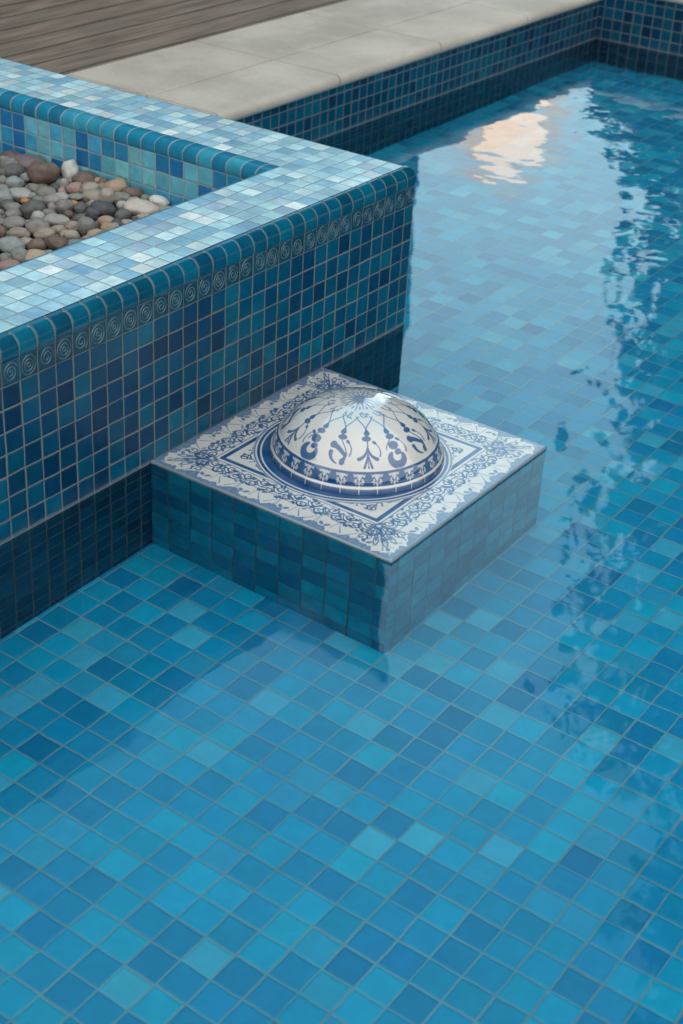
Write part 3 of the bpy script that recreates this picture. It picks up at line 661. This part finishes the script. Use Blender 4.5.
def pebble_material(cn, c):
    t = NT(cn+'_pebble'); tc = t.n('ShaderNodeTexCoord'); oi = t.n('ShaderNodeObjectInfo')
    p = t.vmath('ADD', tc.outputs['Object'], t.vmath('SCALE', oi.outputs['Random'], None))
    cb = t.n('ShaderNodeCombineXYZ'); t.set(cb.inputs[0], t.math('MULTIPLY', oi.outputs['Random'], 37.0)); t.set(cb.inputs[1], t.math('MULTIPLY', oi.outputs['Random'], 11.0))
    p = t.vmath('ADD', tc.outputs['Object'], cb.outputs[0])
    a = t.noise(p, 22, 4, .6); b_ = t.noise(p, 260, 3, .7); w = t.noise(p, 9, 3, .5, 1.5)
    v = t.math('ADD', .80, t.math('MULTIPLY', oi.outputs['Random'], .4))
    c = (c[0]*.94, c[1]*.85, c[2]*.77); hs = t.n('ShaderNodeHueSaturation'); t.set(hs.inputs['Color'], (*c, 1)); t.set(hs.inputs['Value'], v)
    col = t.mix(t.math('MULTIPLY', t.smooth(a, .35, .7), .45), hs.outputs[0], (*[min(1, x*1.45+.02) for x in c], 1))
    col = t.mix(t.math('MULTIPLY', t.smooth(b_, .56, .68), .5), col, (*[x*.5 for x in c], 1))
    col = t.mix(t.math('MULTIPLY', t.smooth(w, .60, .66), .22), col, (*[min(1, x*1.8) for x in c], 1))
    return t.out(t.pbr(col, .58, t.bump(t.math('ADD', t.math('MULTIPLY', a, 2), t.math('MULTIPLY', b_, .35)), .7, .0015)).outputs[0])
PM = {k: pebble_material(k, c) for k, c in PC.items()}
def pebble_mesh(a, b, c, seed, mat, sub=4):
    bm = bmesh.new(); bmesh.ops.create_icosphere(bm, subdivisions=sub, radius=1); off = Vector((seed*3.17, seed*1.3, seed*.77))
    rnd = random.Random(seed)
    e1, e2 = rnd.uniform(-.14, .14), rnd.uniform(-.12, .12)
    for v in bm.verts:
        p = v.co.normalized(); k = 1+.20*mnoise.noise(p*1.1+off)+.07*mnoise.noise(p*2.3+off)+.012*mnoise.noise(p*7+off)
        p = p*k; p.y *= 1+e1*p.x; p.z *= (1+e2*p.x)
        if p.z > 0: p.z *= .97
        v.co = Vector((p.x*a, p.y*b, p.z*c))*S
    me = bpy.data.meshes.new('pebble'); bm.to_mesh(me); bm.free(); me.materials.append(mat)
    me.polygons.foreach_set('use_smooth', [True]*len(me.polygons)); return me
CAM = Vector((-68.2286, -41.9325, 34.6143))
RV = Vector((0.57875, -0.81386, 0.0))
SPECIAL = {21: 'white egg shaped pebble standing upright against the tiled inner wall', 23: 'rounded reddish pink pebble just below the white upright egg shaped one',
    6: 'largest rough brown cobble in the bed, left of the white upright pebble', 4: 'long mauve brown pebble lying against the inner wall behind the largest brown cobble',
    34: 'small bright orange pebble chip in the middle of the bed', 15: 'small orange brown stone near the left end, under the largest brown cobble',
    37: 'large dark slate pebble in the middle of the bed', 44: 'largest cream coloured pebble near the right hand corner of the bed',
    47: 'white oval pebble in the right hand corner of the bed against the tiles', 48: 'round dark grey pebble beside the large cream one',
    22: 'long dark brown pebble on the right of the white upright one against the tiles', 62: 'large smooth pale grey oval pebble in the middle of the front rows',
    65: 'big mid grey oval pebble left of the large smooth pale grey one', 70: 'large bluish grey oval pebble by the left edge near the rim',
    68: 'big brownish oval pebble touching the front rim, below the pale oval', 50: 'yellowish tan pebble touching the rim below the dark slate one',
    49: 'tan oval pebble between the dark slate pebble and the rim', 39: 'tan brown pebble right behind the dark slate pebble, near the tiles',
    43: 'small pale grey round pebble between the slate and the cream pebbles', 11: 'large pale grey pebble at the left, in front of the bluish ones',
    59: 'large dark grey pebble at the left below the small orange brown stone', 0: 'brown pebble at the back left against the tiled inner wall',
    85: 'slanting tan pebble touching the front rim', 40: 'brown grey pebble against the tiles left of the corner'}
placed = []                                                   # (x, y, z, a, b, c)
allp = []
def zone(x, y):
    if x > -6.6: return 'against the tiled inner wall'
    if y < 14.2: return 'close to the front rim'
    if y > 20.5 or x < -14: return 'at the left end of the pebble bed'
    return 'in the middle of the pebble bed'
def add_pebble(x, y, z, a, b, c, cn, label=None, yaw=None, tiltv=None, seed=None, sub=4):
    seed = seed if seed is not None else len(allp)+1
    me = pebble_mesh(a, b, c, seed, PM[cn], sub)
    o = link(bpy.data.objects.new('pebble', me)); o.location = (x*S, y*S, z*S)
    rnd = random.Random(seed*7+1)
    o.rotation_euler = (rnd.uniform(-.12, .12), (tiltv if tiltv is not None else rnd.uniform(-.18, .18)), math.atan2(RV.y, RV.x)+(yaw or 0))
    if not label:
        size = 'large' if a > .52 else ('small' if a < .36 else 'medium')
        label = size+' '+PN[cn]+' pebble '+zone(x, y)
    tag(o, label, 'pebble', 'rounded river pebbles filling the planter')
    allp.append(o); placed.append((x, y, z, a, b, c)); return o
ZP = 5.6
for i, (x, y, hw, hh, cn, _, _) in enumerate(PEB):
    P = Vector((x, y, 4.9)); P = P+(CAM-P)*((ZP-4.9)/(CAM.z-4.9))
    a = hw*1.14; c = max(hh*1.25, a*.5); bq = max(a*.74, c*.9)
    if c > a: bq = a*.95
    lim = -WI-.05-max(a*.85, bq*.9)
    X = min(P.x, lim)
    k = X-P.x
    P = Vector((X, P.y, ZP+ (.25 if i in (21, 6) else 0) - random.uniform(0, .12)))
    tilt = {34: .7, 85: -.5, 83: -.3, 43: 0}.get(i)
    yaw = random.uniform(-.35, .35)
    add_pebble(P.x, P.y, P.z, a, bq, c, cn, SPECIAL.get(i), yaw, tilt, seed=i+1)
# settle: push overlapping stones apart a little (heroes), mostly vertically
arr = np.array([[p[0], p[1], p[2], (p[3]+p[4]+p[5])/3*.93] for p in placed])
for it in range(60):
    for i in range(len(arr)):
        d = arr[:, :3]-arr[i, :3]; dist = np.linalg.norm(d, axis=1); rr_ = (arr[:, 3]+arr[i, 3])*.86
        for j in np.where((dist < rr_) & (dist > 1e-6))[0]:
            push = (rr_[j]-dist[j])*.25*d[j]/dist[j]; push[2] *= .6
            arr[j, :3] += push; arr[i, :3] -= push
    arr[:, 0] = np.minimum(arr[:, 0], -WI-.05-arr[:, 3]*.9); arr[:, 2] = np.clip(arr[:, 2], 5.1, 6.0)
for i, o in enumerate(allp): o.location = arr[i, :3]*S
# stones of the lower layer that show through the gaps
names = ['grey', 'darkgrey', 'beige', 'brown', 'palegrey', 'bluegrey', 'mauve', 'greengrey', 'tan', 'slate', 'pink']
wts = [5, 4, 4, 3, 2, 2, 1.5, 1.5, 1.5, 1, .6]
fx = [tuple(r) for r in arr]; rnd = random.Random(21); cnt = 0; tries = 0
Rr = Vector((0.57874978, -0.8138605, 0.05176664)); Uu = Vector((0.38744987, 0.33026804, 0.86070066)); Ff = Vector((0.71758713, 0.47807334, -0.5064727))
def shown(x, y, z):
    d = Vector((x, y, z))-CAM; zz = d.dot(Ff); px = 341.5+1554.3*d.dot(Rr)/zz
    # hidden behind the front rim?
    t = (9.0-CAM.z)/(z-CAM.z); yr = CAM.y+(y-CAM.y)*t
    return px > -14 and yr > WI-1.0
extra = []
while cnt < 190 and tries < 60000:
    tries += 1
    x = rnd.uniform(-21, -WI-.3); y = rnd.uniform(WI+.3, 31); r = rnd.uniform(.26, .46); z = rnd.uniform(4.8, 5.4)
    if not shown(x, y, z) or x > -WI-.05-r: continue
    if any((x-q[0])**2+(y-q[1])**2+((z-q[2])*1.3)**2 < ((r+q[3])*.80)**2 for q in fx): continue
    fx.append((x, y, z, r)); cnt += 1
    cn = rnd.choices(names, wts)[0]
    add_pebble(x, y, z, r*rnd.uniform(1.05, 1.35), r*rnd.uniform(.85, 1.05), r*rnd.uniform(.62, .85), cn, None, rnd.uniform(-1.2, 1.2), seed=200+cnt, sub=3)
# the rest of the bed, outside the picture: one object
stuff = bmesh.new(); src = []
prot = [pebble_mesh(rnd.uniform(.4, .6), rnd.uniform(.33, .45), rnd.uniform(.24, .36), 500+i, PM['grey'], 2) for i in range(6)]
n_st = 0; cells = {}
for tries in range(20000):
    x = rnd.uniform(-52, -WI-.4); y = rnd.uniform(WI+.4, 60); z = rnd.uniform(4.7, 5.4)
    if shown(x, y, z) and y < 32: continue
    if x < -34 or y > 44: continue
    kx_, ky_ = int(x/.8), int(y/.8)
    if any(((x-q[0])**2+(y-q[1])**2) < .55 for ii in (-1, 0, 1) for jj in (-1, 0, 1) for q in cells.get((kx_+ii, ky_+jj), [])): continue
    if any((x-q[0])**2+(y-q[1])**2 < .4 for q in fx if abs(y-q[1]) < 1): continue
    cells.setdefault((kx_, ky_), []).append((x, y))
    m0 = rnd.choice(prot); nb0 = len(stuff.verts); nf0 = len(stuff.faces)
    stuff.from_mesh(m0); stuff.verts.ensure_lookup_table(); stuff.faces.ensure_lookup_table()
    vs_ = stuff.verts[nb0:]; bmesh.ops.rotate(stuff, verts=vs_, cent=(0, 0, 0), matrix=Matrix.Rotation(rnd.uniform(0, 6.28), 3, 'Z')); bmesh.ops.translate(stuff, verts=vs_, vec=(x*S, y*S, z*S))
    mi = rnd.choices(range(4), [4, 2, 2, 2])[0]
    for f in stuff.faces[nf0:]: f.material_index = mi; f.smooth = True
    n_st += 1
    if n_st > 1100: break
me = bpy.data.meshes.new('pebble_bed'); stuff.to_mesh(me); stuff.free()
for k in ('grey', 'darkgrey', 'beige', 'palegrey'): me.materials.append(PM[k])
tag(link(bpy.data.objects.new('pebble_bed', me)), 'mass of mixed grey river pebbles deeper in the planter', 'pebbles', kind='stuff')

# ------------------------------------------------------------------ what the water mirrors: house behind the deck, trees past the pool end
hs = thing('house', 'long two storey house with dark timber front and flat eaves behind the wooden deck', 'house', (60, 95, ZD))
HO = (60, 95, ZD)
M['timber'] = simple('dark_timber_cladding', (.10, .085, .075), .7, 30, .003, .3, 4)
M['trim'] = simple('grey_trim', (.16, .16, .16), .6, 0, 0, .1, 5)
tg = NT('window_glass'); M['glass'] = tg.out(tg.pbr((.02, .03, .035, 1), .03, None, 0, .8).outputs[0])
HX0, HX1, HY0, HY1, HZ = -200, 120, 96, 200, 115
wl = MB(); wl.box((HX0, HY0, ZD), (HX1, HY1, HZ)); g0, g1, gz = HX1+.1, HX1+34, 152; fp = [(g0, ZD), (g1, ZD), (g1, gz), (g0, HZ)]
wl.quad([(x, HY0-1, z) for x, z in fp]); wl.quad([(x, HY1, z) for x, z in fp[::-1]]); wl.quad([(g1, HY0-1, ZD), (g1, HY1, ZD), (g1, HY1, gz), (g1, HY0-1, gz)]); wl.build('wall', M['timber'], hs, origin=HO)
rf = MB(); rf.box((HX0-4, HY0-6, HZ), (HX1-.2, HY1+6, HZ+6)); a_, b_, h_ = HX1+.2, g1+1, HZ+.4
rf.quad([(a_, HY0-3, h_), (b_, HY0-3, gz+1.6), (b_, HY1+3, gz+1.6), (a_, HY1+3, h_)]); rf.quad([(a_, HY0-3, h_+3), (a_, HY1+3, h_+3), (b_, HY1+3, gz+4.6), (b_, HY0-3, gz+4.6)]); rf.quad([(a_, HY0-3, h_), (a_, HY0-3, h_+3), (b_, HY0-3, gz+4.6), (b_, HY0-3, gz+1.6)]); rf.quad([(b_, HY0-3, gz+1.6), (b_, HY0-3, gz+4.6), (b_, HY1+3, gz+4.6), (b_, HY1+3, gz+1.6)]); rf.build('roof', M['trim'], hs, origin=HO)
for zz in (ZD+16, ZD+66):
    for xx in range(-180, 80, 46):
        fr = MB(); x0, x1, z0, z1 = xx, xx+24, zz, zz+28
        for lo, hi in (((x0-1.5, HY0-1.2, z0-1.5), (x1+1.5, HY0, z0)), ((x0-1.5, HY0-1.2, z1), (x1+1.5, HY0, z1+1.5)), ((x0-1.5, HY0-1.2, z0), (x0, HY0, z1)), ((x1, HY0-1.2, z0), (x1+1.5, HY0, z1)), ((x0+11.4, HY0-1, z0), (x0+12.6, HY0, z1))): fr.box(lo, hi)
        fo_ = fr.build('window', M['trim'], hs, origin=HO)
        pn = MB(); pn.rect((x0, HY0-.3, z0), (x1-x0, 0, 0), (0, 0, z1-z0), 1, 1); pn.build('pane', M['glass'], fo_, origin=HO)

M['bark'] = simple('bark', (.07, .05, .035), .9, 12, .03, .4, 6)
def leaf_material():
    t = NT('leaves'); g = t.n('ShaderNodeNewGeometry'); c = t.mix(g.outputs['Random Per Island'], (.025, .05, .018, 1), (.06, .10, .035, 1))
    return t.out(t.pbr(c, .55).outputs[0])
M['leaf'] = leaf_material()
def tree(label, x, y, h, r, zc0, seed, nclump=90, lean=(0, 0)):
    rn = random.Random(seed); nr = np.random.RandomState(seed)
    t = thing('tree', label, 'tree', (x, y, ZD-1), 'broadleaf trees past the far end of the pool')
    tk = MB(); segs = 8
    def limb(p0, p1, r0, r1):
        d = (Vector(p1)-Vector(p0)); q = d.to_track_quat('Z', 'Y')
        for i in range(7):
            a, b2 = 2*PI*i/7, 2*PI*(i+1)/7
            def pp(an, p, rr2): return tuple(Vector(p)+q @ Vector((math.cos(an)*rr2, math.sin(an)*rr2, 0)))
            tk.quad([pp(a, p0, r0), pp(b2, p0, r0), pp(b2, p1, r1), pp(a, p1, r1)])
    pz = [(lean[0]*k+rn.uniform(-2, 2)*k, lean[1]*k+rn.uniform(-2, 2)*k, h*.8*k) for k in (0, .3, .6, 1)]
    for k in range(3): limb(pz[k], pz[k+1], 5*(1-k*.28), 5*(1-(k+1)*.28))
    cl = []
    for i in range(nclump):
        k = (i+rn.random())/nclump; zz = zc0+(h-zc0)*k; rad = r*(1-abs(2*k-1)**4*.55)*1.0
        a = rn.random()*2*PI; q = max(.25, rn.random())**.45
        cl.append((lean[0]*k+math.cos(a)*rad*q, lean[1]*k+math.sin(a)*rad*q, zz, rn.uniform(.16, .30)*r))
    for i in range(nclump//3):                                   # clumps round the stem
        k = (i+rn.random())/(nclump//3); a = rn.random()*2*PI; q = rn.random()*.55
        cl.append((lean[0]*k+math.cos(a)*r*q, lean[1]*k+math.sin(a)*r*q, zc0+(h-zc0)*k*.96, rn.uniform(.22, .32)*r))
    for c_ in cl[:14]:
        b0 = pz[1] if c_[2] < h*.5 else pz[2]; limb(b0, c_[:3], 1.8, .5)
    tk.build('trunk', M['bark'], t)
    V = []
    for cx_, cy_, cz_, cr in cl:
        m = 620; d = nr.normal(size=(m, 3)); d /= np.linalg.norm(d, axis=1)[:, None]; p = np.array((cx_, cy_, cz_))+d*cr*(nr.rand(m, 1)**.4)*np.array((1, 1, .75))
        u_ = nr.normal(size=(m, 3)); u_ /= np.linalg.norm(u_, axis=1)[:, None]; w_ = np.cross(u_, nr.normal(size=(m, 3))); w_ /= np.linalg.norm(w_, axis=1)[:, None]
        s1 = nr.uniform(.9, 1.7, (m, 1)); s2 = nr.uniform(.6, 1.1, (m, 1))
        V.append(np.stack([p-u_*s1, p+w_*s2, p+u_*s1, p-w_*s2], 1).reshape(-1, 3))
    for cx_, cy_, cz_, cr in cl:                                 # inner leaves keep the heart of each clump closed
        m = 130; p = np.array((cx_, cy_, cz_))+nr.normal(size=(m, 3))*cr*.38
        u_ = nr.normal(size=(m, 3)); u_ /= np.linalg.norm(u_, axis=1)[:, None]; w_ = np.cross(u_, nr.normal(size=(m, 3))); w_ /= np.linalg.norm(w_, axis=1)[:, None]
        V.append(np.stack([p-u_*3.6, p+w_*2.6, p+u_*3.6, p-w_*2.6], 1).reshape(-1, 3))
    V = np.concatenate(V)*S; nf = len(V)//4
    me = bpy.data.meshes.new('crown'); me.vertices.add(len(V)); me.vertices.foreach_set('co', V.astype(np.float32).ravel())
    me.loops.add(len(V)); me.loops.foreach_set('vertex_index', np.arange(len(V), dtype=np.int32))
    me.polygons.add(nf); me.polygons.foreach_set('loop_start', np.arange(0, len(V), 4, dtype=np.int32)); me.update(calc_edges=True)
    me.materials.append(M['leaf'])
    o = link(bpy.data.objects.new('crown', me)); o.parent = t
    return t
tree('tallest broad tree straight past the far end wall of the pool', 318, 34, 400, 106, 16, 1, 560, (0, -88))
tree('second tall tree on the right behind the pool end', 300, -130, 380, 100, 24, 2, 220)
nb = thing('neighbouring_house', 'low grey rendered house with hipped roof beyond the far end of the pool', 'house', (345, 20, ZD-1)); NO = (345, 20, ZD-1)
m = MB(); m.box((345, -130, ZD-1), (450, 150, 92)); m.build('wall', simple('pale_render', (.17, .19, .21), .8, 20, .003, .12, 3), nb, origin=NO)
m = MB(); e0, e1, e2, e3 = (339, -136, 92.3), (456, -136, 92.3), (456, 156, 92.3), (339, 156, 92.3); r0, r1 = (397, -80, 124), (397, 100, 124)
m.quad([e0, e3, r1, r0]); m.quad([e2, e1, r0, r1]); m.quad([e1, e0, r0]); m.quad([e3, e2, r1]); m.quad([e0, e1, e2, e3]); m.build('roof', simple('roof_tiles', (.20, .15, .13), .8, 15, .01, .2, 5), nb, origin=NO)
for yy in (-90, -20, 50, 110):
    fr = MB()
    for lo, hi in (((343.6, yy-1.5, 28.5), (345, yy+21.5, 30)), ((343.6, yy-1.5, 62), (345, yy+21.5, 63.5)), ((343.6, yy-1.5, 30), (345, yy, 62)), ((343.6, yy+20, 30), (345, yy+21.5, 62))): fr.box(lo, hi)
    fw = fr.build('window', M['trim'], nb, origin=NO); pn = MB(); pn.rect((344.7, yy+20, 30), (0, -20, 0), (0, 0, 32), 1, 1); pn.build('pane', M['glass'], fw, origin=NO)
tree('tree standing to the side of the pool, right of the others', 230, -230, 260, 90, 24, 4, 150)

# ------------------------------------------------------------------ camera
cam = bpy.data.cameras.new('camera'); co = link(bpy.data.objects.new('camera', cam)); scene.camera = co
Mx = Matrix((( Rr.x, Uu.x, -Ff.x), (Rr.y, Uu.y, -Ff.y), (Rr.z, Uu.z, -Ff.z))).to_4x4(); Mx.translation = CAM*S
co.matrix_world = Mx
cam.sensor_fit = 'VERTICAL'; cam.sensor_height = 36; cam.lens = 1554.28/1024*36
cam.clip_start = .05; cam.clip_end = 2000
cam.dof.use_dof = True; cam.dof.focus_distance = (Vector((-14, -8, 1))-CAM).dot(Ff)*S; cam.dof.aperture_fstop = 4.8

# ------------------------------------------------------------------ light: early evening sky, low sun in haze straight past the pool
SUN_AZ, SUN_EL = math.radians(61.8), math.radians(16.5)        # azimuth from +Y towards +X
wd = bpy.data.worlds.new('World'); scene.world = wd; wd.use_nodes = True
T = NT.__new__(NT); T.t = wd.node_tree; T.t.nodes.clear()
sky = T.n('ShaderNodeTexSky', sky_type='NISHITA'); sky.sun_disc = False; sky.sun_elevation = SUN_EL; sky.sun_rotation = SUN_AZ
sky.air_density = 1.3; sky.dust_density = 1.5; sky.ozone_density = 2.0
tc = T.n('ShaderNodeTexCoord'); gv = tc.outputs['Generated']
sx = T.n('ShaderNodeSeparateXYZ'); T.set(sx.inputs[0], gv)
# cloud cover, projected on a flat layer
zc = T.math('MAXIMUM', sx.outputs[2], .06)
cx = T.n('ShaderNodeCombineXYZ'); T.set(cx.inputs[0], T.math('DIVIDE', sx.outputs[0], zc)); T.set(cx.inputs[1], T.math('DIVIDE', sx.outputs[1], zc))
cn_ = T.noise(cx.outputs[0], .7, 5, .55)
cover = T.smooth(cn_, .30, .62, .60, .95)
fd = (math.sin(math.radians(62))*math.cos(math.radians(40)), math.cos(math.radians(62))*math.cos(math.radians(40)), math.sin(math.radians(40)))
clear = T.smooth(T.math('ADD', T.vmath('DOT_PRODUCT', gv, fd), T.math('MULTIPLY', T.math('SUBTRACT', cn_, .5), .25)), math.cos(math.radians(52)), math.cos(math.radians(22)))
veil = T.mix(clear, (9.4, 9.6, 9.6, 1), (2.3, 7.3, 9.9, 1))     # warm grey cloud overhead and behind, a clear blue opening ahead
mixc = T.mix(cover, sky.outputs[0], veil)
# warm breach in the clouds round the sun
sd = Vector((math.sin(SUN_AZ)*math.cos(SUN_EL), math.cos(SUN_AZ)*math.cos(SUN_EL), math.sin(SUN_EL)))
dt = T.vmath('DOT_PRODUCT', gv, tuple(sd))
wob = T.math('MULTIPLY', T.math('SUBTRACT', T.noise(gv, 22, 3, .6), .5), .0022)
g1 = T.smooth(T.math('ADD', dt, wob), math.cos(math.radians(2.5)), math.cos(math.radians(.3)))
g2 = T.smooth(dt, math.cos(math.radians(27)), 1.0)
warm = T.mix(T.math('MULTIPLY', g2, .8), mixc, (8.6, 11.8, 12.8, 1))
warm = T.mix(g1, warm, (12.5, 8.6, 5.6, 1))
bg = T.n('ShaderNodeBackground'); T.set(bg.inputs[0], warm); bg.inputs[1].default_value = 0.13
wo = T.n('ShaderNodeOutputWorld'); T.t.links.new(bg.outputs[0], wo.inputs[0])
sl = bpy.data.lights.new('sun', 'SUN'); sl.energy = .002; sl.angle = math.radians(2.4); sl.color = (1, .72, .45)
so = link(bpy.data.objects.new('sun', sl)); so.rotation_euler = (-sd).to_track_quat('-Z', 'Y').to_euler(); so.location = (0, 0, 10)

# ------------------------------------------------------------------ render settings
vs_ = scene.view_settings; vs_.view_transform = 'Standard'; vs_.look = 'None'; vs_.exposure = 0.5; vs_.gamma = 1.0; vs_.use_curve_mapping = False
cy_ = scene.cycles; cy_.use_denoising = True; cy_.max_bounces = 14; cy_.diffuse_bounces = 7; cy_.glossy_bounces = 6; cy_.transmission_bounces = 10
cy_.sample_clamp_indirect = 6; cy_.caustics_refractive = True; cy_.caustics_reflective = False; cy_.blur_glossy = .3
